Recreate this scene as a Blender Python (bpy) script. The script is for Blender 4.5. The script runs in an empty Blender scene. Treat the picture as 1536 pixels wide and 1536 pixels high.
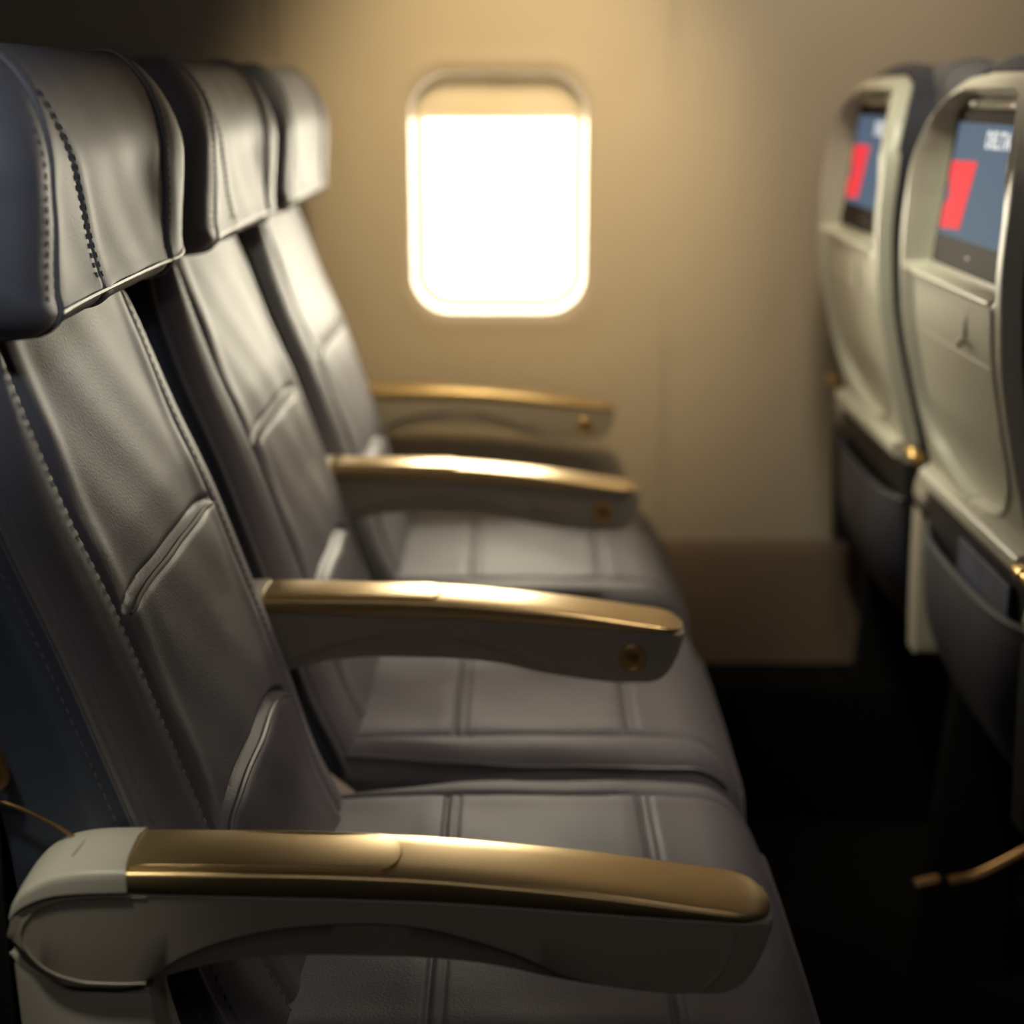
import bpy, bmesh, math, random
from mathutils import Vector, Matrix
random.seed(4)
SC = bpy.context.scene
COL = SC.collection
PI = math.pi

# ------------------------------------------------------------------ helpers
def lerp_table(tab):
    """smooth (monotone cubic) interpolation through (x, y) pairs"""
    xs = [p[0] for p in tab]; ys = [p[1] for p in tab]; n = len(xs)
    d = [(ys[i+1]-ys[i])/(xs[i+1]-xs[i]) for i in range(n-1)]
    m = [d[0]] + [0 if d[i-1]*d[i] <= 0 else 2*d[i-1]*d[i]/(d[i-1]+d[i]) for i in range(1, n-1)] + [d[-1]]
    def fn(x):
        if x <= xs[0]: return ys[0]
        if x >= xs[-1]: return ys[-1]
        i = 0
        while x > xs[i+1]: i += 1
        h = xs[i+1]-xs[i]; t = (x-xs[i])/h
        return ((2*t**3-3*t*t+1)*ys[i] + (t**3-2*t*t+t)*h*m[i] + (-2*t**3+3*t*t)*ys[i+1] + (t**3-t*t)*h*m[i+1])
    return fn

def sstep(a, b, x):
    t = max(0.0, min(1.0, (x-a)/(b-a))); return t*t*(3-2*t)

def gauss(x, s): return math.exp(-(x/s)**2)

def link(name, verts, faces, mat, parent=None, angle=38, smooth=True, weld=0.0):
    me = bpy.data.meshes.new(name)
    me.from_pydata([tuple(v) for v in verts], [], faces)
    me.update()
    bm = bmesh.new(); bm.from_mesh(me)
    if weld: bmesh.ops.remove_doubles(bm, verts=bm.verts, dist=weld)
    bmesh.ops.recalc_face_normals(bm, faces=bm.faces)
    bm.to_mesh(me); bm.free()
    if smooth:
        me.shade_smooth()
        me.set_sharp_from_angle(angle=math.radians(angle))
    o = bpy.data.objects.new(name, me)
    COL.objects.link(o)
    if mat: me.materials.append(mat)
    if parent: o.parent = parent
    return o

class Acc:
    def __init__(s): s.v = []; s.f = []
    def add(s, v, f):
        b = len(s.v); s.v += [tuple(p) for p in v]; s.f += [tuple(i+b for i in q) for q in f]
        return s
    def build(s, name, mat, parent=None, **k): return link(name, s.v, s.f, mat, parent, **k)

def rings(rs, cap=True, closed=False):
    """loft closed rings (lists of same length)"""
    n = len(rs[0]); v = [p for r in rs for p in r]; f = []
    m = len(rs)
    for i in range(m if closed else m-1):
        a = i*n; b = ((i+1) % m)*n
        for j in range(n):
            k = (j+1) % n
            f.append((a+j, a+k, b+k, b+j))
    if cap and not closed:
        f.append(tuple(range(n))[::-1]); f.append(tuple(range((m-1)*n, m*n)))
    return v, f

def sheet(rows):
    n = len(rows[0]); v = [p for r in rows for p in r]
    f = [(i*n+j, i*n+j+1, (i+1)*n+j+1, (i+1)*n+j) for i in range(len(rows)-1) for j in range(n-1)]
    return v, f

def tube(pts, r, seg=8, closed=False, taper=None):
    pts = [Vector(p) for p in pts]; n = len(pts); rs = []
    up = None
    for i, p in enumerate(pts):
        if closed: t = pts[(i+1) % n]-pts[i-1]
        else: t = pts[min(i+1, n-1)]-pts[max(i-1, 0)]
        t.normalize()
        if up is None:
            up = Vector((0, 0, 1)) if abs(t.z) < .9 else Vector((1, 0, 0))
        a = (up - t*up.dot(t)).normalized(); b = t.cross(a); up = a
        rr = r*(taper(i/(n-1)) if taper else 1)
        rs.append([tuple(p + a*math.cos(2*PI*k/seg)*rr + b*math.sin(2*PI*k/seg)*rr) for k in range(seg)])
    return rings(rs, cap=not closed, closed=closed)

def smooth_path(pts, n=40, closed=False):
    """catmull-rom resample"""
    P = [Vector(p) for p in pts]; m = len(P); out = []
    seg = m if closed else m-1
    for s in range(seg):
        p0 = P[(s-1) % m] if closed or s > 0 else P[0]*2-P[1]
        p1 = P[s]; p2 = P[(s+1) % m]
        p3 = P[(s+2) % m] if closed or s+2 < m else P[-1]*2-P[-2]
        k = max(2, n//seg)
        for i in range(k):
            t = i/k
            out.append(0.5*((2*p1) + (p2-p0)*t + (2*p0-5*p1+4*p2-p3)*t*t + (3*p1-p0-3*p2+p3)*t**3))
    if not closed: out.append(P[-1])
    return out

def rrect(w, h, r, n=8, r2=None):
    """rounded rectangle outline, centred; r top radius, r2 bottom radius"""
    r2 = r if r2 is None else r2
    out = []
    for cx, cy, a0, rr in ((w/2-r, h/2-r, 0, r), (-w/2+r, h/2-r, 90, r), (-w/2+r2, -h/2+r2, 180, r2), (w/2-r2, -h/2+r2, 270, r2)):
        for i in range(n+1):
            a = math.radians(a0+90*i/n); out.append((cx+rr*math.cos(a), cy+rr*math.sin(a)))
    return out

def inset2d(o, d):
    """shrink an outline toward its inside by d (approximate, per-vertex normals)"""
    n = len(o); out = []
    area = sum(o[i][0]*o[(i+1) % n][1]-o[(i+1) % n][0]*o[i][1] for i in range(n))
    sg = 1 if area > 0 else -1
    for i in range(n):
        a = o[i-1]; b = o[(i+1) % n]
        tx, ty = b[0]-a[0], b[1]-a[1]; l = math.hypot(tx, ty) or 1
        out.append((o[i][0]-sg*ty/l*d, o[i][1]+sg*tx/l*d))
    return out

def slab(outline, place, t0, t1, bev=0.0, steps=3):
    """plate with bevelled edges. place(u, v, t) -> xyz"""
    rs = []
    if bev:
        for i in range(steps+1):
            a = PI/2*i/steps
            rs.append((inset2d(outline, bev*(1-math.sin(a))), t0 + (1 if t1 > t0 else -1)*bev*(1-math.cos(a))))
        for i in range(steps+1):
            a = PI/2*(1-i/steps)
            rs.append((inset2d(outline, bev*(1-math.sin(a))), t1 - (1 if t1 > t0 else -1)*bev*(1-math.cos(a))))
    else: rs = [(outline, t0), (outline, t1)]
    return rings([[place(u, v, t) for u, v in o] for o, t in rs])

def box(x0, x1, y0, y1, z0, z1, bev=0.003):
    o = rrect(x1-x0, y1-y0, min(bev*1.5, (x1-x0)/2.1, (y1-y0)/2.1), 3)
    cx, cy = (x0+x1)/2, (y0+y1)/2
    return slab(o, lambda u, v, t: (cx+u, cy+v, t), z0, z1, bev)

def thing(name, label, cat, loc, group=None):
    o = bpy.data.objects.new(name, None); COL.objects.link(o)
    o.empty_display_size = .05
    o.location = loc; o['label'] = label; o['category'] = cat
    if group: o['group'] = group
    return o

def struct(o):
    o['kind'] = 'structure'; return o

def copy_part(o, parent):
    c = o.copy(); COL.objects.link(c); c.parent = parent
    for ch in list(o.children):
        d = ch.copy(); COL.objects.link(d); d.parent = c
    return c

# ------------------------------------------------------------------ materials
def mat(name, col, rough=.5, metal=0.0, bump=None, var=0.0, var_scale=6.0, spec=.5, coat=0.0, sheen=0.0, col2=None):
    m = bpy.data.materials.new(name); m.use_nodes = True
    nt = m.node_tree; b = nt.nodes['Principled BSDF']
    b.inputs['Roughness'].default_value = rough
    b.inputs['Metallic'].default_value = metal
    b.inputs['Specular IOR Level'].default_value = spec
    b.inputs['Coat Weight'].default_value = coat
    b.inputs['Sheen Weight'].default_value = sheen
    tc = nt.nodes.new('ShaderNodeTexCoord')
    nz = nt.nodes.new('ShaderNodeTexNoise'); nz.inputs['Scale'].default_value = var_scale; nz.inputs['Detail'].default_value = 5
    nt.links.new(tc.outputs['Object'], nz.inputs['Vector'])
    rp = nt.nodes.new('ShaderNodeValToRGB')
    c2 = col2 or tuple(max(0, c*(1-var)) for c in col)
    rp.color_ramp.elements[0].position = .3; rp.color_ramp.elements[0].color = (*c2, 1)
    rp.color_ramp.elements[1].position = .7; rp.color_ramp.elements[1].color = (*col, 1)
    nt.links.new(nz.outputs['Fac'], rp.inputs['Fac'])
    nt.links.new(rp.outputs['Color'], b.inputs['Base Color'])
    if bump:
        kind, sc, st, dist = bump
        if kind == 'voronoi':
            t = nt.nodes.new('ShaderNodeTexVoronoi'); out = t.outputs['Distance']
        else:
            t = nt.nodes.new('ShaderNodeTexNoise'); t.inputs['Detail'].default_value = 4; out = t.outputs['Fac']
        t.inputs['Scale'].default_value = sc
        nt.links.new(tc.outputs['Object'], t.inputs['Vector'])
        bp = nt.nodes.new('ShaderNodeBump'); bp.inputs['Strength'].default_value = st; bp.inputs['Distance'].default_value = dist
        nt.links.new(out, bp.inputs['Height']); nt.links.new(bp.outputs['Normal'], b.inputs['Normal'])
    return m

LEATHER = mat('slate_leather', (.158, .150, .164), .54, bump=('voronoi', 520, .22, .0006), var=.14, var_scale=9, spec=.32)
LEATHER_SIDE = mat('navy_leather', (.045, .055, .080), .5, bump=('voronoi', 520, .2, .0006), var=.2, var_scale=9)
PIPING = mat('leather_piping', (.17, .165, .165), .42, var=.1, spec=.4)
THREAD = mat('grey_thread', (.165, .16, .165), .7, var=.15, var_scale=60)
CREAM = mat('cream_plastic', (.62, .585, .47), .33, var=.04, var_scale=4, bump=('noise', 900, .05, .0003))
CREAM_SHELL = mat('cream_shell_plastic', (.60, .575, .47), .36, var=.04, var_scale=4)
TAUPE = mat('taupe_plastic', (.36, .32, .25), .42, var=.06, var_scale=5, bump=('noise', 700, .06, .0003))
GOLD = mat('gold_satin_paint', (.58, .42, .19), .30, metal=.75, var=.12, var_scale=7, bump=('noise', 1200, .05, .0002))
GOLD_DARK = mat('bronze_metal', (.40, .24, .10), .32, metal=.85, var=.15)
BUTTON = mat('brass_button', (.62, .40, .14), .28, metal=.8, var=.1)
DARK = mat('black_plastic', (.012, .011, .011), .5, var=.2)
BEZEL = mat('dark_brown_glossy_bezel', (.011, .005, .003), .6, var=.2, spec=.12)
POCKET = mat('dark_pocket_leather', (.050, .050, .066), .5, bump=('voronoi', 520, .2, .0006), var=.2)
CARPET = mat('dark_carpet', (.009, .008, .008), .95, bump=('noise', 350, .6, .004), var=.4, var_scale=200, spec=.1)
PAPER = mat('magazine_paper', (.10, .09, .16), .5, var=.6, var_scale=30, col2=(.03, .06, .10))

def wall_mat():
    m = mat('cabin_wall_panel', (.47, .405, .31), .5, var=.05, var_scale=2.5, bump=('noise', 260, .08, .0006))
    return m
WALL = wall_mat()
CEIL = mat('cabin_ceiling_panel', (.16, .15, .14), .7, var=.05)
DARKWALL = mat('dim_cabin_panel', (.05, .047, .045), .8, var=.1)
FRAME = mat('window_frame_plastic', (.80, .76, .66), .4, var=.03)

def shade_mat():
    m = bpy.data.materials.new('window_shade_plastic'); m.use_nodes = True
    nt = m.node_tree; nt.nodes.clear()
    out = nt.nodes.new('ShaderNodeOutputMaterial'); mix = nt.nodes.new('ShaderNodeMixShader')
    d = nt.nodes.new('ShaderNodeBsdfDiffuse'); t = nt.nodes.new('ShaderNodeBsdfTranslucent')
    nz = nt.nodes.new('ShaderNodeTexNoise'); nz.inputs['Scale'].default_value = 8
    rp = nt.nodes.new('ShaderNodeValToRGB')
    rp.color_ramp.elements[0].color = (.80, .73, .58, 1); rp.color_ramp.elements[1].color = (.85, .79, .66, 1)
    nt.links.new(nz.outputs['Fac'], rp.inputs['Fac'])
    nt.links.new(rp.outputs['Color'], d.inputs['Color'])
    t.inputs['Color'].default_value = (.27, .23, .17, 1)
    mix.inputs['Fac'].default_value = .5
    nt.links.new(d.outputs[0], mix.inputs[1]); nt.links.new(t.outputs[0], mix.inputs[2])
    nt.links.new(mix.outputs[0], out.inputs[0])
    return m
SHADE = shade_mat()

def glass_mat():
    m = bpy.data.materials.new('window_acrylic'); m.use_nodes = True
    nt = m.node_tree; nt.nodes.clear()
    out = nt.nodes.new('ShaderNodeOutputMaterial'); mix = nt.nodes.new('ShaderNodeMixShader')
    t = nt.nodes.new('ShaderNodeBsdfTransparent'); g = nt.nodes.new('ShaderNodeBsdfGlossy')
    g.inputs['Roughness'].default_value = .05
    fr = nt.nodes.new('ShaderNodeFresnel'); fr.inputs['IOR'].default_value = 1.3
    nt.links.new(fr.outputs[0], mix.inputs['Fac'])
    nt.links.new(t.outputs[0], mix.inputs[1]); nt.links.new(g.outputs[0], mix.inputs[2])
    nt.links.new(mix.outputs[0], out.inputs[0])
    return m
GLASS = glass_mat()

def emit_mat(name, col, strength, base=(.01, .01, .01)):
    m = bpy.data.materials.new(name); m.use_nodes = True
    b = m.node_tree.nodes['Principled BSDF']
    b.inputs['Base Color'].default_value = (*base, 1); b.inputs['Roughness'].default_value = .7; b.inputs['Specular IOR Level'].default_value = .1
    b.inputs['Emission Color'].default_value = (*col, 1); b.inputs['Emission Strength'].default_value = strength
    return m
DISPLAY = emit_mat('blue_grey_display', (.085, .135, .20), .95)
RED = emit_mat('red_display_mark', (.95, .045, .06), 1.0)
WHITE = emit_mat('white_display_text', (.95, .95, .9), 1.0)

# ------------------------------------------------------------------ layout constants (metres)
PITCH_Y = .48                       # seat spacing across the row
ARM_Y = [.80 + PITCH_Y*i for i in range(4)]
SEAT_Y = [1.04 + PITCH_Y*i for i in range(3)]
ROW_X = .79                         # next row
WALL_Y = 2.33

# ------------------------------------------------------------------ airline seat: shared parts (local: x toward the front of the cabin, y toward the window)
back_x = lerp_table([(.40, -.118), (.46, -.137), (.50, -.150), (.56, -.176), (.635, -.199), (.72, -.227), (.79, -.251), (.86, -.279), (.93, -.302), (.965, -.312)])
shell_x = lerp_table([(.38, -.235), (.46, -.275), (.54, -.300), (.62, -.310), (.68, -.316), (.72, -.326), (.79, -.346), (.875, -.363), (.95, -.368), (1.02, -.364), (1.06, -.356), (1.10, -.340), (1.13, -.322)])
back_w = lerp_table([(.40, .200), (.50, .209), (.66, .213), (.80, .212), (.88, .206), (.92, .197), (.945, .184), (.965, .160)])

def back_front(y, z):
    """front surface of the backrest cushion"""
    w = back_w(z); a = min(1, abs(y)/w)
    x = back_x(z) + .010*(1-a**2)
    x -= .034*max(0, (a-.80)/.20)**2.6              # rounded edge
    # stitched seams running up the sides of the centre panel
    sy = .140 + .004*math.sin((z-.45)*6)
    x -= .0026*gauss(abs(y)-sy, .0030)
    x += .0022*gauss(abs(y)-sy+.016, .013) + .0012*gauss(abs(y)-sy-.016, .011)
    inside = sstep(.146, .128, abs(y))
    # two cross seams with a pillow under each
    for z0, bow, dep in ((.792, .006, .0050), (.640, .020, .0062)):
        zz = z - (z0 - bow*(y/.14)**4)
        ins2 = sstep(.146, .085, abs(y))
        x -= inside*dep*.75*gauss(zz-.002, .0032)
        x -= inside*dep*.50*(sstep(.040, 0, zz) if zz > 0 else 1)*sstep(-.003, .001, zz)
        x += ins2*dep*.75*(sstep(-.085, -.008, zz) if zz < 0 else 0)*sstep(.001, -.006, zz)
    # soft wrinkles of used leather
    x += .0008*math.sin(z*61+y*23)*math.sin(y*47+1.3)*inside
    return x

def build_backrest(parent):
    NZ, NY = 280, 250
    rows = []
    for i in range(NZ+1):
        z = .42 + (.965-.42)*i/NZ
        w = back_w(z); row = []
        for j in range(NY+1):
            u = -1 + 2*j/NY
            y = w*math.copysign(1-(1-abs(u))**1.35, u)
            row.append((back_front(y, z), y, z))
        # rear side
        xr = shell_x(z)+.012
        xe = row[0][0]
        back = []
        for k in range(1, 9):
            t = k/9
            back.append((xe+(xr-xe)*t, w*(1-.01*math.sin(PI*t)), z))
        rear = [(xr, w*(1-2*k/6), z) for k in range(0, 7)]
        b2 = [(p[0], -p[1], p[2]) for p in back[::-1]]
        rows.append(row + back + rear + b2)
    # rounded top
    top = rows[-1]
    for s, dz in ((.93, .008), (.78, .014), (.5, .017)):
        cx = sum(p[0] for p in top)/len(top)
        rows.append([(cx+(p[0]-cx)*s, p[1]*(.6+.4*s), .965+dz) for p in top])
    v, f = rings(rows)
    o = link('backrest', v, f, LEATHER, parent, angle=60)
    # the side panels are darker leather
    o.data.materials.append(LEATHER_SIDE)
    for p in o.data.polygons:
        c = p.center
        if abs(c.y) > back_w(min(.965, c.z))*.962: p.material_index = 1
    # piping along both front edges and over the shoulders
    for s in (-1, 1):
        pts = []
        for i in range(60):
            z = .43 + (.958-.43)*i/59
            w = back_w(z)*.955
            pts.append((back_front(s*w, z)+.0016, s*w+s*.0008, z))
        pc = Acc().add(*tube(pts, .0026, 7)).build('piping', PIPING, o)
        # stitches beside the piping
        st = Acc()
        for off, ln in ((.006, .0035), (-.0055, .0035)):
            z = .45
            while z < .94:
                w = back_w(z)*.955 - off
                y = s*w
                a = Vector((back_front(y, z)+.0007, y, z)); b = Vector((back_front(y, z+ln)+.0007, y, z+ln))
                st.add(*tube([a, (a+b)/2 + Vector((.0003, 0, 0)), b], .0004, 5))
                z += .0068
        st.build('stitching', THREAD, o)
        st = Acc(); z = .45
        while z < .94:
            y = s*(.140+.004*math.sin((z-.45)*6)+.007)
            a = Vector((back_front(y, z)+.0006, y, z)); b = Vector((back_front(y, z+.0035)+.0006, y, z+.0035))
            st.add(*tube([a, b], .00035, 5)); z += .0068
        st.build('stitching', THREAD, o)
    # welts on the two cross seams
    for z0, bow in ((.789, .006), (.637, .020)):
        pts = []
        for i in range(41):
            y = -.134+.268*i/40
            z = z0 - bow*(y/.14)**4 + .0012
            pts.append((back_front(y, z)+.0012, y, z))
        Acc().add(*tube(pts, .0024, 7, taper=lambda t: .45+.55*math.sin(PI*t)**.4)).build('piping', PIPING, o)
    return o

head_prof = [(-.2685, .9765), (-.2725, .990), (-.276, 1.012), (-.277, 1.040), (-.2755, 1.062), (-.2765, 1.080), (-.2795, 1.097), (-.2845, 1.111), (-.292, 1.1215), (-.303, 1.1275), (-.322, 1.127), (-.340, 1.119), (-.349, 1.10), (-.350, 1.05), (-.346, 1.0), (-.335, .975), (-.31, .964), (-.285, .9635), (-.273, .968)]
HP = smooth_path([(p[0], 0, p[1]) for p in head_prof], 18*10, closed=True)
HC = Vector((-.312, 0, 1.045))

def diag_y(z):           # the curved decorative seam of the headrest
    t = max(0, min(1, (1.115-z)/.14)); return -.150 + .108*(1-(1-t)**1.9) - .004*t

def head_point(p, y, grooves=True):
    W = .213
    a = abs(y)/W
    e = max(0, (a-.74)/.26)
    sc = (1-e**2.3)**(1/2.3) if e < 1 else 0
    s = .30+.70*sc if True else 1
    d = p-HC
    # corners of the end of the pillow are rounded, the end itself stays fairly full
    q = HC + Vector((d.x*(.30+.70*sc), 0, d.z*(.50+.50*sc)))
    front = sstep(-.330, -.270, p.x)
    q.x += front*(.025*a**3.2)*sc**.8*max(0, math.sin(PI*max(0, min(1, (p.z-.955)/.18))))
    if grooves:
        ys = .150 if y < 0 else .142
        g = gauss(abs(y)-ys, .0028)*.0024 + gauss(y-diag_y(p.z), .0027)*.0014
        g -= gauss(abs(y)-ys+.018, .012)*.0008 + gauss(abs(y)-ys-.018, .012)*.0008 + gauss(y-diag_y(p.z)-.014, .010)*.0014
        dn = d.normalized()
        f2 = sstep(-.31, -.285, p.x)
        q -= dn*g*max(f2, .35)
        q.x += .0007*math.sin(p.z*83+y*31)*math.sin(y*51)*front
        q.x += front*.004*math.sin(PI*max(0, min(1, (p.z-.97)/.15)))
    return Vector((q.x, y, q.z))

def build_headrest(parent):
    NY = 380; rs = []
    for j in range(NY+1):
        u = -1+2*j/NY
        y = .213*math.copysign(1-(1-abs(u))**1.25, u)
        rs.append([tuple(head_point(p, y)) for p in HP])
    v, f = rings(rs)
    o = link('headrest', v, f, LEATHER, parent, angle=70)
    n = len(HP)
    # piping rings just outside the front face, following the pillow profile
    for yy in (-.1515, .1435):
        pts = []
        for p in HP:
            q = head_point(p, yy, True); d = (p-HC).normalized()
            pts.append(q + d*.0020)
        Acc().add(*tube(pts, .0024, 7, closed=True)).build('piping', PIPING, o)
    # piping along the bottom edge
    k = min(range(n), key=lambda i: (HP[i]-Vector((-.2685, 0, .9765))).length)
    pts = [head_point(HP[k], -.150+.345*i/60, False)+Vector((.0004, 0, -.0008)) for i in range(61)]
    Acc().add(*tube(pts, .0019, 7)).build('piping', PIPING, o)
    # stitching
    fr = [p for p in HP if p.x > -.281 and p.z > .972]
    fr.sort(key=lambda p: p.z)
    def front_at(z):
        for a, b in zip(fr, fr[1:]):
            if a.z <= z <= b.z:
                t = (z-a.z)/max(1e-6, b.z-a.z); return a.lerp(b, t)
        return fr[-1]
    for fy in (lambda z: -.158, lambda z: -.176, lambda z: -.144, lambda z: .136, lambda z: .150, lambda z: diag_y(z)-.0055, lambda z: diag_y(z)+.0055):
        st = Acc(); z = .985
        while z < 1.105:
            a = head_point(front_at(z), fy(z)); b = head_point(front_at(z+.0032), fy(z+.0032))
            off = Vector((.0003, 0, 0))
            st.add(*tube([a+off, b+off], .00038, 5)); z += .0062
        st.build('stitching', THREAD, o)
    return o

cush_w = lerp_table([(-.20, .196), (-.14, .206), (-.10, .214), (-.05, .226), (.0, .231), (.12, .232), (.17, .229), (.200, .218), (.214, .200)])
def cush_top(x, y):
    w = cush_w(x); a = min(1, abs(y)/w)
    z = .507 + .008*(1-a*a) + .004*math.sin(PI*max(0, min(1, (x+.2)/.4)))
    z -= .030*max(0, (a-.86)/.14)**2.4
    z -= .0036*gauss(abs(y)-.176, .0035) - .0008*gauss(abs(y)-.160, .012) - .0008*gauss(abs(y)-.192, .010)
    if True:
        for sx in (-.059, .104):
            z -= .0026*(gauss(x-sx, .0022)+.5*gauss(x-sx-.010, .002))*sstep(.178, .170, abs(y))
            z += .0005*(gauss(x-sx-.014, .010)+gauss(x-sx+.014, .010))*sstep(.178, .170, abs(y))
    z += .0009*math.sin(x*43+y*17)*math.sin(y*37+x*9)
    if x > .15: z -= .052*((x-.15)/.063)**2.6
    return z

def build_cushion(parent):
    NX, NY = 300, 160; rs = []
    for i in range(NX+1):
        x = -.20+.413*i/NX
        w = cush_w(x); ring = []
        for j in range(NY+1):
            u = -1+2*j/NY
            y = w*math.copysign(1-(1-abs(u))**1.35, u)
            ring.append((x, y, cush_top(x, y)))
        ze = ring[-1][2]
        zb = .405 if x < .12 else .405+.03*((x-.12)/.093)**2
        for k in range(1, 7): ring.append((x, w*(1-.03*(k/7)**2), ze+(zb-ze)*k/7))
        for k in range(0, 9): ring.append((x, w*.97*(1-2*k/8), zb))
        for k in range(6, 0, -1): ring.append((x, -w*(1-.03*(k/7)**2), ze+(zb-ze)*k/7))
        rs.append(ring)
    last = rs[-1]
    zc_ = .45
    rs.append([(p[0]+.004, p[1]*.97, zc_+(p[2]-zc_)*.72) for p in last])
    rs.append([(p[0]+.005, p[1]*.9, zc_+(p[2]-zc_)*.35) for p in last])
    v, f = rings(rs)
    o = link('seat_cushion', v, f, LEATHER, parent, angle=60)
    for s in (-1, 1):
        pts = []
        for i in range(60):
            x = -.17+.365*i/59; w = cush_w(x)*.955
            pts.append((x, s*w, cush_top(x, w)+.001))
        Acc().add(*tube(pts, .0022, 6)).build('piping', PIPING, o)
    return o

def build_frame(parent):
    """seat pan and the legs below it"""
    a = Acc()
    a.add(*box(-.25, .17, -.20, .20, .372, .404, .006))
    a.add(*box(-.03, .01, -.215, .215, .335, .372, .006)).add(*box(-.19, -.15, -.215, .215, .335, .372, .006))
    o = a.build('seat_pan', DARK, parent)
    for x0, x1 in ((-.01, .09), (-.17, -.22)):
        rs = []
        for t in (0, .15, .5, .85, 1):
            x = x0+(x1-x0)*t; z = .336*(1-t); hw = .018-.006*math.sin(PI*t)
            rs.append([(x+u, v, z) for u, v in rrect(.045, hw*2, .008, 4)])
        Acc().add(*rings(rs)).build('leg', DARK, parent)
    Acc().add(*box(-.25, .12, -.022, .022, 0, .012, .004)).build('floor_rail', DARK, parent)
    return o

# ------------------------------------------------------------------ shell at the rear of every seat (local coordinates, faces -x)
SH_C, SH_W, SH_TOP, SH_BOT = .008, .190, 1.118, .652
def shell_hw(z):
    w = lerp_shell(z)
    return w
lerp_shell = lerp_table([(.652, .176), (.70, .181), (.80, .187), (.90, .190), (.98, .190), (1.015, .187), (1.055, .174), (1.082, .153), (1.100, .124), (1.111, .094), (1.118, .056)])
def shell_depth(u, z):
    """offset in +x (into the seat) of the rear face at u in [-1,1] of its half width"""
    w = shell_hw(z); y = u*w
    edge = min(w-abs(y), (SH_TOP-z)*1.15+.0)       # distance from the side / top outline
    d = 0.0
    d += .011*(1-sstep(0, .009, edge))**1.6          # rounded outer edge
    # raised rim, then the panel sits lower
    zin = .690                                        # lower end of the oval
    ow = .158
    # signed distance inside the oval panel
    if z < zin+.10: oy = ow*math.sqrt(max(0, 1-((zin+.10-z)/.10)**2.4)) if z > zin else 0
    else: oy = ow
    top = sstep(1.101, 1.092, z)
    inner = sstep(-.002, .009, min(oy-abs(y), w-.024-abs(y)))*top
    lowfac = sstep(.78, .70, z)
    d += inner*(.007+.006*lowfac)
    d -= .003*gauss(min(oy-abs(y), w-.024-abs(y))+.004, .005)*top
    # bay for the monitor
    bw = w - .020
    bay = sstep(.0, .022, bw-abs(y))*sstep(.914, .922, z)*sstep(1.104, 1.092, z)
    scr = -.3405 + (z-.925)/(1.083-.925)*.019           # screen plane
    base = shell_x(z)
    if bay > 0:
        want = scr+.004-base
        d = d*(1-bay)+max(d, want)*bay
    return d

def build_shell(parent, monitor=True):
    NZ, NY = 190, 120
    rows = []
    zs = []
    for i in range(NZ+1):
        t = i/NZ
        zs.append(SH_BOT+(SH_TOP-SH_BOT)*(1-(1-t)**1.25))
    for z in zs:
        w = shell_hw(z)
        rows.append([(shell_x(z)+(shell_depth(-1+2*j/NY, z) if monitor else .022*(1-sstep(0, .014, min(w*(1-abs(-1+2*j/NY)), SH_TOP-z)))**1.6), SH_C+w*(-1+2*j/NY), z) for j in range(NY+1)])
    full = []
    for r in rows:
        full.append(r + [(p[0]+.006, p[1], p[2]) for p in r[::-1]])
    v, f = rings(full)
    o = link('back_shell', v, f, CREAM_SHELL, parent, angle=35)
    return o

def build_core(parent):
    """dark leather body of the seat back between the shell and the front cushion"""
    rs = []
    for i in range(50):
        t = i/49; z = .60+(1.131-.60)*t
        w = shell_hw(max(.652, z-.012))*.985
        if z > 1.128: w *= .8
        x0 = shell_x(z)+.014; x1 = x0+.074
        nd = .042*sstep(1.116, 1.108, z); wi = w-.011
        o = [(x0, -w), (x0, -wi), (x0+nd, -wi), (x0+nd, 0), (x0+nd, wi), (x0, wi), (x0, w)]
        o += [(x0+(x1-x0)*k/4, w) for k in (1, 2, 3)] + [(x1, w*.94), (x1, 0), (x1, -w*.94)] + [(x0+(x1-x0)*k/4, -w) for k in (3, 2, 1)]
        rs.append([(u, SH_C+v, z) for u, v in o])
    Acc().add(*rings(rs)).build('side_upholstery', POCKET, parent, angle=50)

def build_lower_back(parent):
    """dark lower rear of the seat with its literature pocket"""
    rs = []
    for i in range(17):
        z = .395+.265*i/16
        w = .186*(1-.35*sstep(.53, .395, z)**2)
        x = shell_x(z)+.012
        rs.append([(x+u, SH_C+v, z) for u, v in rrect(.03, w*2, .012, 4)])
    Acc().add(*rings(rs)).build('lower_back', DARK, parent)
    # pocket: bulging sheet with thickness
    rows = []; N = 30
    for i in range(N+1):
        t = i/N; z = .428+.186*t
        row = []
        for j in range(41):
            u = -1+2*j/40
            w = .181*(1-.30*(1-t)**2.2)
            bul = .026*(1-abs(u)**5)*(.25+.75*math.sin(PI*(.10+.78*t)))
            x = shell_x(z)-.006 - bul
            zz = z - .006*(1-u*u)*t**6
            row.append((x, SH_C+u*w, zz))
        rows.append(row)
    a = Acc(); v, f = sheet(rows); a.add(v, f)
    v2, f2 = sheet([[(p[0]+.004, p[1], p[2]) for p in r] for r in rows]); a.add(v2, f2)
    o = a.build('seat_pocket', POCKET, parent, angle=60)
    Acc().add(*tube([(p[0]+.002, p[1], p[2]) for p in rows[-1]], .0042, 8)).build('hem', POCKET, o)
    return o

def build_bar(parent):
    """cream ledge across the shell above the pocket"""
    o = rrect(.018, .020, .006, 4)
    rs = []
    for i in range(13):
        y = -.172+.350*i/12
        rs.append([(-.321+u, SH_C+y, .676+v) for u, v in o])
    return Acc().add(*rings(rs)).build('tray_ledge', CREAM_SHELL, parent)

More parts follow.
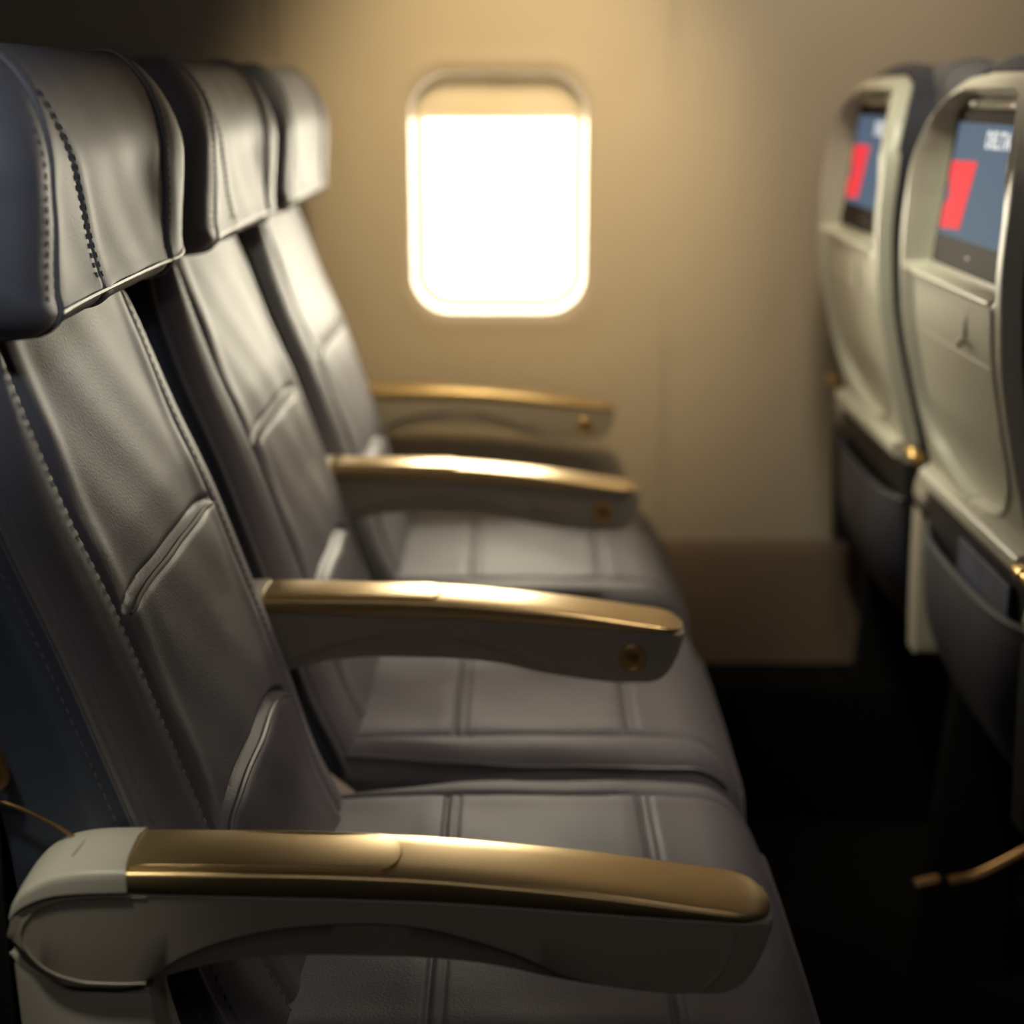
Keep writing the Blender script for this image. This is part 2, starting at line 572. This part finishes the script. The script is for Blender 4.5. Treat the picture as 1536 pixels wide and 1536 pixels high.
def build_monitor(parent):
    # frame of the screen plane: u along -y seen from behind = left (window side) to right
    def pl(u, v, t):   # u: +left in the photo = +y ; v up ; t out toward the passenger
        x = -.3405 + (v+.079)/.158*.019; n = Vector((-.158, 0, .019)).normalized()
        p = Vector((x, SH_C+u, 1.004+v)) + n*t
        return tuple(p)
    cr = .006
    Acc().add(*slab(rrect(.284, .176, .012, 5), pl, -.006, .0032, .0022)).build('monitor_surround', CREAM_SHELL, parent)
    o = Acc().add(*slab(rrect(.258, .158, cr, 5), pl, -.001, .007, .0025)).build('monitor', BEZEL, parent)
    Acc().add(*slab(rrect(.232, .113, .002, 3), lambda u, v, t: pl(u, v+.008, t), .0068, .0076)).build('display', DISPLAY, o)
    # slanted red mark, lower left of the picture on the screen
    red = [(.1145, .026), (.026, .028), (.045, -.040), (.1145, -.043), (.1145, -.020), (.100, -.010), (.1095, .004), (.1145, .009)]
    Acc().add(*slab(red[::-1], pl, .0074, .0082)).build('red_emblem', RED, o)
    cu = bpy.data.curves.new('lettering', 'FONT'); cu.body = 'DELTA'; cu.size = .0225; cu.extrude = .0002; cu.space_character = 1.18
    cu.offset = .0006
    tmp = bpy.data.objects.new('tmp', cu); COL.objects.link(tmp)
    dg = bpy.context.evaluated_depsgraph_get()
    me = bpy.data.meshes.new_from_object(tmp.evaluated_get(dg))
    bpy.data.objects.remove(tmp)
    me.name = 'lettering'
    for v in me.vertices:
        # reading direction runs toward -y (right in the photo)
        v.co = Vector(pl(.010-v.co.x, .042+v.co.y, .0080+v.co.z))
    lo = bpy.data.objects.new('lettering', me); COL.objects.link(lo); lo.parent = o
    me.materials.clear(); me.materials.append(WHITE)
    # small sensor mark under the display
    Acc().add(*slab(rrect(.010, .0022, .0008, 3), lambda u, v, t: pl(u+.0, v-.064, t), .0068, .0075)).build('sensor_mark', TAUPE, o)
    return o

def build_shell_details(parent):
    # ledge under the monitor
    rs = []
    for i in range(13):
        y = -.140+.280*i/12
        rs.append([(-.3585+u, SH_C+y, .914+v) for u, v in rrect(.014, .008, .0035, 3)])
    Acc().add(*rings(rs)).build('monitor_sill', CREAM_SHELL, parent)
    # coat hook: slot and small hook (left of centre)
    y0 = -.050; xs = shell_x(.885)+.007
    Acc().add(*slab(rrect(.006, .032, .0028, 4), lambda u, v, t: (xs-t+(-.06)*v*0, SH_C+y0+u, .886+v), -.002, .0016, .0006)).build('hook_slot', TAUPE, parent)
    pts = smooth_path([(xs-.000, SH_C+y0+.004, .8665), (xs-.005, SH_C+y0, .864), (xs-.006, SH_C+y0-.006, .864)], 14)
    Acc().add(*tube(pts, .0036, 8)).build('coat_hook', CREAM_SHELL, parent)
    # two small dark vents over the monitor and an embossed line between them
    for yy in (.045, -.085):
        Acc().add(*slab(rrect(.016, .005, .002, 3), lambda u, v, t: (shell_x(1.088)+.0075-t, SH_C+yy+u, 1.0885+v), -.002, .0012, .0005)).build('screw_cover', TAUPE, parent)
    # table latch line across the panel
    rs = []
    for i in range(13):
        y = -.150+.300*i/12
        rs.append([(shell_x(.852)+.0066+u, SH_C+y, .852+v) for u, v in rrect(.0012, .0012, .0004, 2)])
    Acc().add(*rings(rs)).build('panel_seam', TAUPE, parent)

# ------------------------------------------------------------------ build one of each part, then seats
def make_seat(name, label, loc, group, src=None, front_row=False):
    t = thing(name, label, 'seat', loc, group)
    if src is None:
        build_backrest(t); build_headrest(t); build_cushion(t); build_frame(t)
    else:
        for ch in list(src.children):
            if ch.name.split('.')[0] in ('backrest', 'headrest', 'seat_cushion', 'seat_pan', 'leg', 'floor_rail'):
                c = copy_part(ch, t)
                if front_row: c.location = (.052, 0, .006 if ch.name.startswith('headrest') else 0)
    return t

G1 = 'grey leather seats of the facing row'
labels = ['grey leather aisle seat nearest the camera, large seamed headrest cut off at the left edge',
          'grey leather middle seat between the sharp brown armrest and the bright gold armrest',
          'pale sunlit leather window seat at the far end of the left row']
seats = []
for i in range(3):
    s = make_seat('airline_seat', labels[i], (0, SEAT_Y[i], 0), G1, seats[0] if seats else None)
    seats.append(s)
bs = build_shell(seats[0], monitor=False)
for s in seats[1:]: copy_part(bs, s)

G2 = 'cream seat backs of the row ahead'
fl = {1: 'cream seat back at the right edge showing a large screen, nearer of the two screens',
      2: 'cream seat back closest to the wall, partly hidden, with the smaller blurred screen'}
fr = None
for i in (1, 2):
    s = make_seat('airline_seat', fl[i], (ROW_X, SEAT_Y[i], 0), G2, seats[0], True)
    if fr is None:
        build_shell(s); build_core(s); build_lower_back(s); build_bar(s); build_monitor(s); build_shell_details(s); fr = s
    else:
        for ch in list(fr.children):
            if ch.name.split('.')[0] in ('back_shell', 'side_upholstery', 'lower_back', 'seat_pocket', 'tray_ledge', 'monitor_surround', 'monitor', 'monitor_sill', 'hook_slot', 'coat_hook', 'screw_cover', 'panel_seam'): copy_part(ch, s)

# ------------------------------------------------------------------ armrest (local: y = 0 in its middle plane)
arm_zt = lerp_table([(-.289, .640), (-.285, .650), (-.275, .6585), (-.258, .6645), (-.235, .666), (-.217, .665), (-.066, .661), (.085, .650), (.135, .6465), (.146, .6455)])
arm_zb = lerp_table([(-.289, .636), (-.286, .625), (-.275, .613), (-.255, .605), (-.23, .6035), (-.205, .609), (-.161, .620), (-.123, .623), (-.066, .622), (-.028, .619), (.029, .608), (.086, .601), (.115, .601), (.127, .605), (.135, .614), (.141, .627), (.146, .643)])
arm_za = lerp_table([(-.289, .637), (-.255, .606), (-.225, .605), (-.210, .611), (-.192, .6235), (-.161, .636), (-.123, .6435), (-.085, .6455), (-.055, .643), (-.028, .636), (.0, .626), (.029, .6125), (.055, .6058), (.09, .6018), (.115, .6015), (.127, .6055), (.135, .6145), (.141, .6275), (.146, .6435)])
pad_zt = lerp_table([(-.219, .6785), (-.14, .678), (-.065, .6755), (.0, .670), (.047, .6645), (.10, .6565), (.135, .651), (.1455, .6475)])
AH = .0255
def build_armrest(root):
    xs = [-.289+.435*i/90 for i in range(91)]
    xs = sorted(set(xs+[-.288, -.287, .1435, .145]))
    rs = []
    for x in xs:
        zt, zb, za = arm_zt(x), arm_zb(x), max(arm_za(x), arm_zb(x)+.0008)
        tip = .75+.25*math.sqrt(max(0, 1-max(0, (x-.118)/.028)**2)) if x > .118 else 1
        hw = AH*tip
        under = min(1, (za-zb)/.012); hb = hw*(1-.10*under) - .0022
        za2 = min(za, zt-.0025)
        half = [(hw-.0015, zt), (hw, zt-.0015), (hw, (zt+za2)/2), (hw, za2+.0006), (hw-.0012*under, za2-.0004), ((hw+hb)/2-.0008*under, za2+(zb-za2)*.52), (hb, zb+.0002), (hb*.5, zb)]
        ring = [(x, y, z) for y, z in half] + [(x, -y, z) for y, z in half[::-1]]
        rs.append(ring)
    v, f = rings(rs)
    body = link('armrest_body', v, f, TAUPE, root, angle=40)
    # pad
    rs = []
    X0 = -.219
    for i in range(100):
        x = X0+.365*(1-(1-i/99)**1.5)
        e = max(0, (x-.118)/.0285)
        hw = .0250*(max(0.0, 1-e**2.8)**.5 if e < 1 else 0)+.0030
        zt = pad_zt(x); zb = arm_zt(x)+.0004
        h = zt-zb
        half = [(hw*.97-.001, zb), (hw*.99, zb+h*.30), (hw, zb+h*.55), (hw*.985, zb+h*.80), (hw*.94, zb+h*.95), (hw*.85, zt), (hw*.4, zt+.0010)]
        # rear edge is concave in plan
        def xo(y): return x - (0 if i > 12 else (1-i/12)*.004*(1-(y/.027)**2))
        rs.append([(xo(y), y, z) for y, z in half] + [(xo(y), -y, z) for y, z in half[::-1]])
    v, f = rings(rs)
    pad = link('armrest_pad', v, f, GOLD, root, angle=50)
    # raised cover plate on the rear half of the pad, rounded front end
    out = []
    L0, L1, W = -.2175, -.066, .0215
    out = [(L0, -W), (L1-.012, -W)]
    for k in range(1, 12):
        a = -PI/2+PI*k/12; out.append((L1-.012+.012*math.cos(a), W*math.sin(a)))
    out += [(L1-.012, W), (L0, W)]
    full = []
    for a, b in zip(out, out[1:]+out[:1]):
        n = max(1, int(math.hypot(b[0]-a[0], b[1]-a[1])/.012))
        for k in range(n): full.append((a[0]+(b[0]-a[0])*k/n, a[1]+(b[1]-a[1])*k/n))
    Acc().add(*slab(full, lambda u, w, t: (u, w, pad_zt(u)+t+.0004), -.0016, .0016, .0009)).build('pad_cover', GOLD, pad)
    # cream cap over the hinge at the rear
    czt = lerp_table([(-.2880, .650), (-.285, .6575), (-.279, .6655), (-.270, .672), (-.258, .677), (-.24, .6795), (-.2185, .680)])
    czb = lerp_table([(-.2880, .646), (-.285, .651), (-.278, .6575), (-.268, .6625), (-.258, .665), (-.24, .6665), (-.2185, .667)])
    rs = []
    for i in range(30):
        x = -.2880+.0695*i/29
        zt, zb = czt(x), czb(x); hw = .0285*(.80+.20*math.sqrt(min(1, (x+.2881)/.014))); h = zt-zb
        half = [(hw-.002, zb-.002), (hw, zb), (hw, zb+h*.55), (hw-.0004, zb+h*.80), (hw-.0016, zb+h*.94), (hw-.0042, zt), (hw*.4, zt+.0012)]
        ax = .003*i/29
        rs.append([(x-ax*(1-(y/.0285)**2), y, z) for y, z in half] + [(x-ax*(1-(y/.0285)**2), -y, z) for y, z in half[::-1]])
    v, f = rings(rs)
    cap = link('hinge_cap', v, f, CREAM, root, angle=45)
    Acc().add(*slab(rrect(.0016, .020, .0006, 2), lambda u, w, t: (-.252+u+w*.12, w, czt(-.252)+.0010+t), -.0008, .0006)).build('hinge_mark', TAUPE, cap)
    # slightly raised hinge cover on both sides
    o2 = smooth_path([(-.208, .6625, 0), (-.235, .6625, 0), (-.258, .660, 0), (-.274, .652, 0), (-.281, .641, 0), (-.279, .629, 0), (-.268, .616, 0), (-.250, .6085, 0), (-.228, .607, 0), (-.212, .6075, 0)], 60)
    ol = [(p.x, p.y) for p in o2]
    for s in (-1, 1):
        Acc().add(*tube([(u, s*(AH+.0001), z) for u, z in ol], .0009, 6)).build('hinge_cover_rim', TAUPE, body)
    return body, pad, cap

def build_post(root):
    top = [(-.290, .6235), (-.283, .615), (-.268, .606), (-.250, .6005), (-.232, .599), (-.212, .599)]
    front = [(-.2105, .580), (-.205, .555), (-.192, .525), (-.173, .496), (-.137, .466), (-.110, .448), (-.10, .43), (-.10, .37)]
    rear = [(-.275, .37), (-.283, .46), (-.288, .54)]
    o = top+front+rear
    full = []
    for a, b in zip(o, o[1:]+o[:1]):
        n = max(1, int(math.hypot(b[0]-a[0], b[1]-a[1])/.014))
        for k in range(n): full.append((a[0]+(b[0]-a[0])*k/n, a[1]+(b[1]-a[1])*k/n))
    p = Acc().add(*slab(full, lambda u, w, t: (u, t, w), -.0195, .0195, .0035)).build('support_post', CREAM_POST, root, angle=50)
    # bright lip on top of the post
    Acc().add(*tube([(a, -.0185, b) for a, b in [(q.x, q.z) for q in smooth_path([(x, 0, z) for x, z in top], 24)]], .0016, 6)).build('post_lip', CREAM, p)
    rs = []
    for t in (0, .1, .5, .9, 1):
        rs.append([(-.19+u, v, .372*(1-t)) for u, v in rrect(.08+.05*t, .030, .010, 4)])
    Acc().add(*rings(rs)).build('floor_leg', DARK, root)
    return p

def build_button(root):
    """round recline button with a ring, on the side facing the aisle"""
    cx, cz = .1005, .6235
    def disc(r0, r1, t0, t1, m, name, parent):
        rs = []
        N = 28
        prof = [(r1, t0), (r1, t1*.6), (r1-.0008, t1), (max(r0, .0001)+.0006, t1), (max(r0, .0001), t1*.7)]
        if r0 <= 0: prof = [(r1, t0), (r1, t1*.7), (r1-.001, t1), (r1*.5, t1+.0006), (.0002, t1+.0008)]
        for r, t in prof: rs.append([(cx+r*math.cos(2*PI*k/N), -AH-t, cz+r*math.sin(2*PI*k/N)) for k in range(N)])
        return Acc().add(*rings(rs)).build(name, m, parent, angle=35)
    b = disc(.0088, .0122, -.003, .0014, BUTTON, 'recline_button', root)
    disc(0, .0078, -.003, .0008, GOLD_DARK, 'button_face', b)

CREAM_POST = mat('warm_cream_post', (.46, .42, .34), .38, var=.05)
G3 = 'armrests of the left seat row'
al = ['large brown topped aisle armrest across the bottom, nearest the camera',
      'gold topped armrest with round brass button, second from the camera',
      'bright gold armrest with white glare on its top, third from the camera',
      'blurred gold armrest against the wall below the window, farthest of the row']
arms = []
for i in range(4):
    a = thing('armrest', al[i], 'armrest', (0, ARM_Y[i], 0), G3)
    if i == 0:
        body, pad, cap = build_armrest(a); build_post(a)
        # seam of the end cap on the aisle side
        pts = smooth_path([(.1245, -AH*.985-.0002, .6445), (.1225, -AH*.99-.0002, .632), (.1165, -AH-.0002, .616), (.107, -AH-.0001, .6045)], 24)
        Acc().add(*tube(pts, .0009, 6)).build('end_seam', TAUPE, body)
    else:
        for ch in list(arms[0].children):
            c = copy_part(ch, a)
            for g in list(c.children):
                if g.name.startswith('end_seam'): bpy.data.objects.remove(g)
        if i == 1: build_button(a)
        else:
            for ch in list(arms[1].children):
                if ch.name.startswith('recline_button'): copy_part(ch, a)
    arms.append(a)
G4 = 'armrests of the row ahead'
bl = {1: 'gold tipped rear end of an armrest at the right edge below the large screen',
      2: 'cream rear post with gold hinge pin of the armrest between the two seat backs',
      3: 'gold armrest end touching the wall beside the far seat back'}
for i in (1, 2, 3):
    a = thing('armrest', bl[i], 'armrest', (.765 if i > 1 else .746, ARM_Y[i]+(.008 if i == 1 else 0), 0), G4)
    for ch in list(arms[1].children):
        c = copy_part(ch, a)
        if c.name.startswith('support_post'):
            c.scale = (.35, 1, .7); c.location = (-.29*.65, 0, .62*.3)        # slim post behind the seat
            if i != 2:
                for q in [c]+list(c.children):
                    q.material_slots[0].link = 'OBJECT'; q.material_slots[0].material = DARK
    for c in a.children:
        if c.name.startswith('floor_leg'): c.scale.z = 1.19
    rs = []
    for y, rr in ((-.026, .003), (-.025, .0065), (-.022, .008), (-.008, .008), (-.006, .006), (-.002, .006), (0, .008), (.018, .008), (.021, .0065), (.022, .003)):
        rs.append([(-.298+rr*math.cos(2*PI*k/20), y, .688+rr*math.sin(2*PI*k/20)) for k in range(20)])
    Acc().add(*rings(rs)).build('hinge_pin', BUTTON, a, angle=35)

# ------------------------------------------------------------------ small loose things
# folded magazine standing in the nearer pocket
def magazine(name, label, y, w, h, zb, tilt, xoff):
    rs = []
    out = rrect(w, h, .002, 3)
    pl = lambda u, v, t: (ROW_X+shell_x(.60)-.008-xoff+t-(v+h/2)*.0+tilt*v, y+u, zb+h/2+v)
    o = Acc().add(*slab(out, pl, -.002, .002, .0006)).build(name, PAPER)
    o['label'] = label; o['category'] = 'magazine'
    return o
magazine('magazine', 'dark bluish magazine standing in the pocket under the large screen', SEAT_Y[1]-.045, .17, .10, .545, .0, .004)

# gold bar of the seat structure under the row ahead and bronze hinge behind the aisle seat
bx, by = .47-ROW_X, 1.5-SEAT_Y[1]
pts = smooth_path([(bx, by, .271), (bx+.03, by, .279), (bx+.075, by, .305), (bx+.13, by, .34), (bx+.17, by, .372)], 24)
bar = Acc().add(*tube(pts, .0075, 10)).build('baggage_bar', GOLD_DARK, fr)
pts = smooth_path([(bx-.037, by, .2675), (bx-.012, by, .274)], 4)
Acc().add(*tube(pts, .0075, 10)).build('bar_tip', GOLD_DARK, bar)
Acc().add(*tube([(bx-.013, by, .2735), (bx+.002, by, .2725)], .0045, 8)).build('bar_joint', DARK, bar)
hx, hy = -.30, .820-SEAT_Y[0]
pts = smooth_path([(hx-.012, hy, .752), (hx-.004, hy, .735), (hx+.001, hy, .717), (hx-.003, hy, .708), (hx-.010, hy, .703)], 24)
hb_ = Acc().add(*tube(pts, .0036, 8)).build('hinge_bracket', GOLD_DARK, seats[0])
Acc().add(*tube([(hx+a, hy, b) for a, b in ((-.03, .7005), (-.006, .7005), (.010, .694), (.030, .683), (.052, .667))], .0012, 6)).build('hinge_rod', GOLD_DARK, hb_)
Acc().add(*box(hx-.05, hx-.005, hy-.003, hy+.004, .40, .697, .001)).build('hinge_plate', DARK, hb_)

# ------------------------------------------------------------------ cabin
def wall_y(z):
    return WALL_Y - (.20*(z-.95)**2 if z > .95 else .05*(z-.95)**2)
# wall with the window opening
WX, WZ, WW, WH = -.028, .951, .262, .352
hole = rrect(WW, WH, .062, 14, .058)
N = len(hole)
x0, x1, z0, z1 = -2.4, 2.4, 0.0, 2.1
def outer(a):
    dx, dz = math.cos(a), math.sin(a)
    t = 1e9
    if dx > 1e-9: t = min(t, (x1-WX)/dx)
    if dx < -1e-9: t = min(t, (x0-WX)/dx)
    if dz > 1e-9: t = min(t, (z1-WZ)/dz)
    if dz < -1e-9: t = min(t, (z0-WZ)/dz)
    return (WX+dx*t, WZ+dz*t)
# add the room corners so the outline is exact
angs = [math.atan2(p[1], p[0]) for p in hole]
op = [outer(a) for a in angs]
for cx_, cz_ in ((x0, z0), (x1, z0), (x0, z1), (x1, z1)):
    ca = math.atan2(cz_-WZ, cx_-WX)
    k = min(range(N), key=lambda i: abs(math.atan2(math.sin(angs[i]-ca), math.cos(angs[i]-ca))))
    op[k] = (cx_, cz_)
rows = []
M = 46
for i in range(M+1):
    t = i/M; tt = t**2.0
    r = []
    for (hx, hz), (ox, oz) in zip(hole, op):
        x = WX+hx+(ox-WX-hx)*tt; z = WZ+hz+(oz-WZ-hz)*tt
        lip = .003*(1-sstep(0, .014, math.hypot(x-WX-hx, z-WZ-hz)))   # rounded lip into the opening
        lip2 = -.001*gauss(math.hypot(x-WX-hx, z-WZ-hz)-.02, .012)      # faint raised surround
        seam = .004*gauss(x+.352, .006) + .003*gauss(x-.225, .006)
        r.append((x, wall_y(z)+lip+lip2+seam, z))
    rows.append(r)
v = [p for r in rows for p in r]; f = []
for i in range(M):
    for j in range(N):
        k = (j+1) % N
        f.append((i*N+j, i*N+k, (i+1)*N+k, (i+1)*N+j))
# finer strips where the panel joints run
wall = struct(link('wall_window', v, f, WALL, angle=50))
for nm, sx in (('trim_1', -.356), ('trim_2', .228)):
    rws = []
    for i in range(60):
        z = .35+1.7*i/59
        rws.append([(sx+u, wall_y(z)-.0010+.0016*(1 if abs(u) < .0045 else 0), z) for u in (-.009, -.0035, 0, .0035, .009)])
    vv, ff = sheet(rws)
    struct(link(nm, vv, ff, mat('panel_joint_strip_'+nm[-1], (.30, .26, .21) if nm == 'trim_1' else (.43, .375, .29), .5, var=.05)))

# window: reveal, shade and panes
win = bpy.data.objects.new('window_1', None); COL.objects.link(win); win.location = (WX, WALL_Y, WZ); struct(win)
def wring(s_in, dy, rtop=.062):
    return [(p[0], dy, p[1]) for p in inset2d(hole, s_in)]
rs = [wring(0, .0035), wring(.0015, .010), wring(.005, .022), wring(.009, .034), wring(.011, .040), wring(.020, .043), wring(.022, .048), wring(.024, .075)]
v, f = rings(rs, cap=False)
link('window_frame', v, f, FRAME, win, angle=40)
# shade, pulled down a little
sh = inset2d(hole, .0075)
top = [p for p in sh]
zs_ = 1.0605-WZ
shp = []
pts_up = [p for p in sh if p[1] > zs_]
xl = min(p[0] for p in sh); xr = max(p[0] for p in sh)
pts_up.sort(key=lambda p: math.atan2(p[1]-zs_, p[0]))
out = [(xr, zs_)] + pts_up + [(xl, zs_)]
o = Acc().add(*slab(out, lambda u, w, t: (u, t, w), .0265, .0295)).build('window_shade', SHADE, win, angle=30)
Acc().add(*slab(rrect(xr-xl, .005, .002, 4), lambda u, w, t: (u, t, zs_+.0015+w), .0245, .0315, .001)).build('shade_lip', FRAME, o)
pn = inset2d(hole, .020)
Acc().add(*slab(pn, lambda u, w, t: (u, t, w), .0465, .0485)).build('pane', GLASS, win)

# floor, ceiling, far cabin side and ends
def quad(name, pts, m):
    return struct(link(name, pts, [(0, 1, 2, 3)], m, smooth=False))
def slab_room(name, x0, x1, y0, y1, z0, z1, m):
    return struct(Acc().add(*box(x0, x1, y0, y1, z0, z1, .002)).build(name, m))
slab_room('floor', -2.4, 2.4, -1.6, 2.36, -.05, 0, CARPET)
slab_room('shade_strip_floor', -2.35, 2.35, 2.185, 2.30, 0, .22, CARPET)  # dark strip added as the shade at the foot of the wall
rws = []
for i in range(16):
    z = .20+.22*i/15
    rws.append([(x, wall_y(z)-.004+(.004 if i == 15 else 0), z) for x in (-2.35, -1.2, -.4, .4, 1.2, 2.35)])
struct(link('shade_strip_wall', *sheet(rws), mat('brown_wall_shade', (.22, .155, .11), .7, var=.1)))  # added brown band: falling light on the lower wall put into colour
slab_room('ceiling', -2.4, 2.4, -1.6, 2.30, 2.02, 2.08, CEIL)
slab_room('wall_aisle', -2.4, 2.4, -1.66, -1.6, 0, 2.1, DARKWALL)
slab_room('wall_front', 2.4, 2.46, -1.6, 2.4, 0, 2.1, DARKWALL)
slab_room('wall_rear', -2.46, -2.4, -1.6, 2.4, 0, 2.1, DARKWALL)

# ------------------------------------------------------------------ light
w = bpy.data.worlds.new('bright_overcast_sky'); SC.world = w; w.use_nodes = True
nt = w.node_tree
bg = nt.nodes['Background']; bg.inputs['Color'].default_value = (1, .96, .88, 1); bg.inputs['Strength'].default_value = 5

def area(name, loc, target, sx, sy, power, col, spread=180):
    l = bpy.data.lights.new(name, 'AREA'); l.shape = 'RECTANGLE'; l.size = sx; l.size_y = sy
    l.energy = power; l.color = col; l.spread = math.radians(spread)
    o = bpy.data.objects.new(name, l); COL.objects.link(o)
    o.location = loc; o.rotation_euler = (Vector(target)-Vector(loc)).to_track_quat('-Z', 'Y').to_euler()
    return o
def spot(name, loc, target, power, col, size, blend, radius=.05):
    l = bpy.data.lights.new(name, 'SPOT'); l.energy = power; l.color = col
    l.spot_size = math.radians(size); l.spot_blend = blend; l.shadow_soft_size = radius
    o = bpy.data.objects.new(name, l); COL.objects.link(o)
    o.location = loc; o.rotation_euler = (Vector(target)-Vector(loc)).to_track_quat('-Z', 'Y').to_euler()
    return o
# daylight through the window
area('window_daylight', (WX, WALL_Y+.16, WZ+.06), (WX, 0, WZ-.12), .5, .55, 20, (1, .90, .66))
# unseen fill lights added to brighten seats, wall and armrests
spot('row_fill', (.50, 1.56, 1.90), (.05, 1.52, .50), 27, (1, .83, .66), 46, 1.0, .10)  # added warm fill for backs and cushions of the row
spot('window_seat_fill', (.42, 1.98, 1.80), (-.29, 2.0, .84), 17, (1, .97, .74), 36, 1.0, .06)  # added fill that brightens the window seat
spot('aisle_seat_fill', (.50, 1.24, 1.90), (-.02, 1.20, .55), 8, (1, .88, .84), 44, 1.0, .12)  # added soft fill for the aisle seat
spot('wall_glow_fill', (-.02, 1.62, 1.70), (-.02, 2.33, 1.00), 58, (1, .76, .42), 52, 1.0, .08)  # unseen spot added for the warm glow around the window
spot('wall_fill_front', (.28, 1.60, 1.98), (.45, 2.33, 1.24), 47, (1, .84, .62), 56, 1.0, .10)  # unseen spot added to lift the wall ahead of the window
spot('shell_fill', (-.10, 1.40, 1.95), (.44, 1.76, 1.0), 54, (1, .96, .74), 35, 1.0, .10)  # unseen source added to light the cream shells
spot('hinge_cap_fill', (-.42, .55, 1.55), (-.268, .80, .67), 17, (1, .95, .80), 12, 1.0, .04)  # narrow beam added on the hinge cap of the nearest armrest
spot('cool_aisle_lamp', (.25, -.15, 1.70), (-.29, .84, 1.07), 26, (.74, .86, 1), 15, 1.0, .06)  # added cool beam on the near wing of the headrest
area('aisle_fill', (.0, -.3, 1.98), (-.1, .9, .6), 1.2, .25, 2.4, (1, .93, .92))  # faint unseen fill added from the aisle side

# ------------------------------------------------------------------ camera
cam = bpy.data.cameras.new('camera'); co = bpy.data.objects.new('camera', cam); COL.objects.link(co)
FPX = 2300.0
cam.sensor_width = 36; cam.lens = 36*FPX/1536
cam.clip_start = .02
th = math.atan(631/FPX); psi = math.atan(8/FPX*math.cos(th))
co.location = (0, 0, 1.10)
co.rotation_euler = (PI/2-th, 0, psi)
cam.dof.use_dof = True; cam.dof.focus_distance = 1.02; cam.dof.aperture_fstop = 3.6
SC.camera = co
SC.view_settings.view_transform = 'Standard'
SC.view_settings.look = 'None'
SC.view_settings.exposure = 0
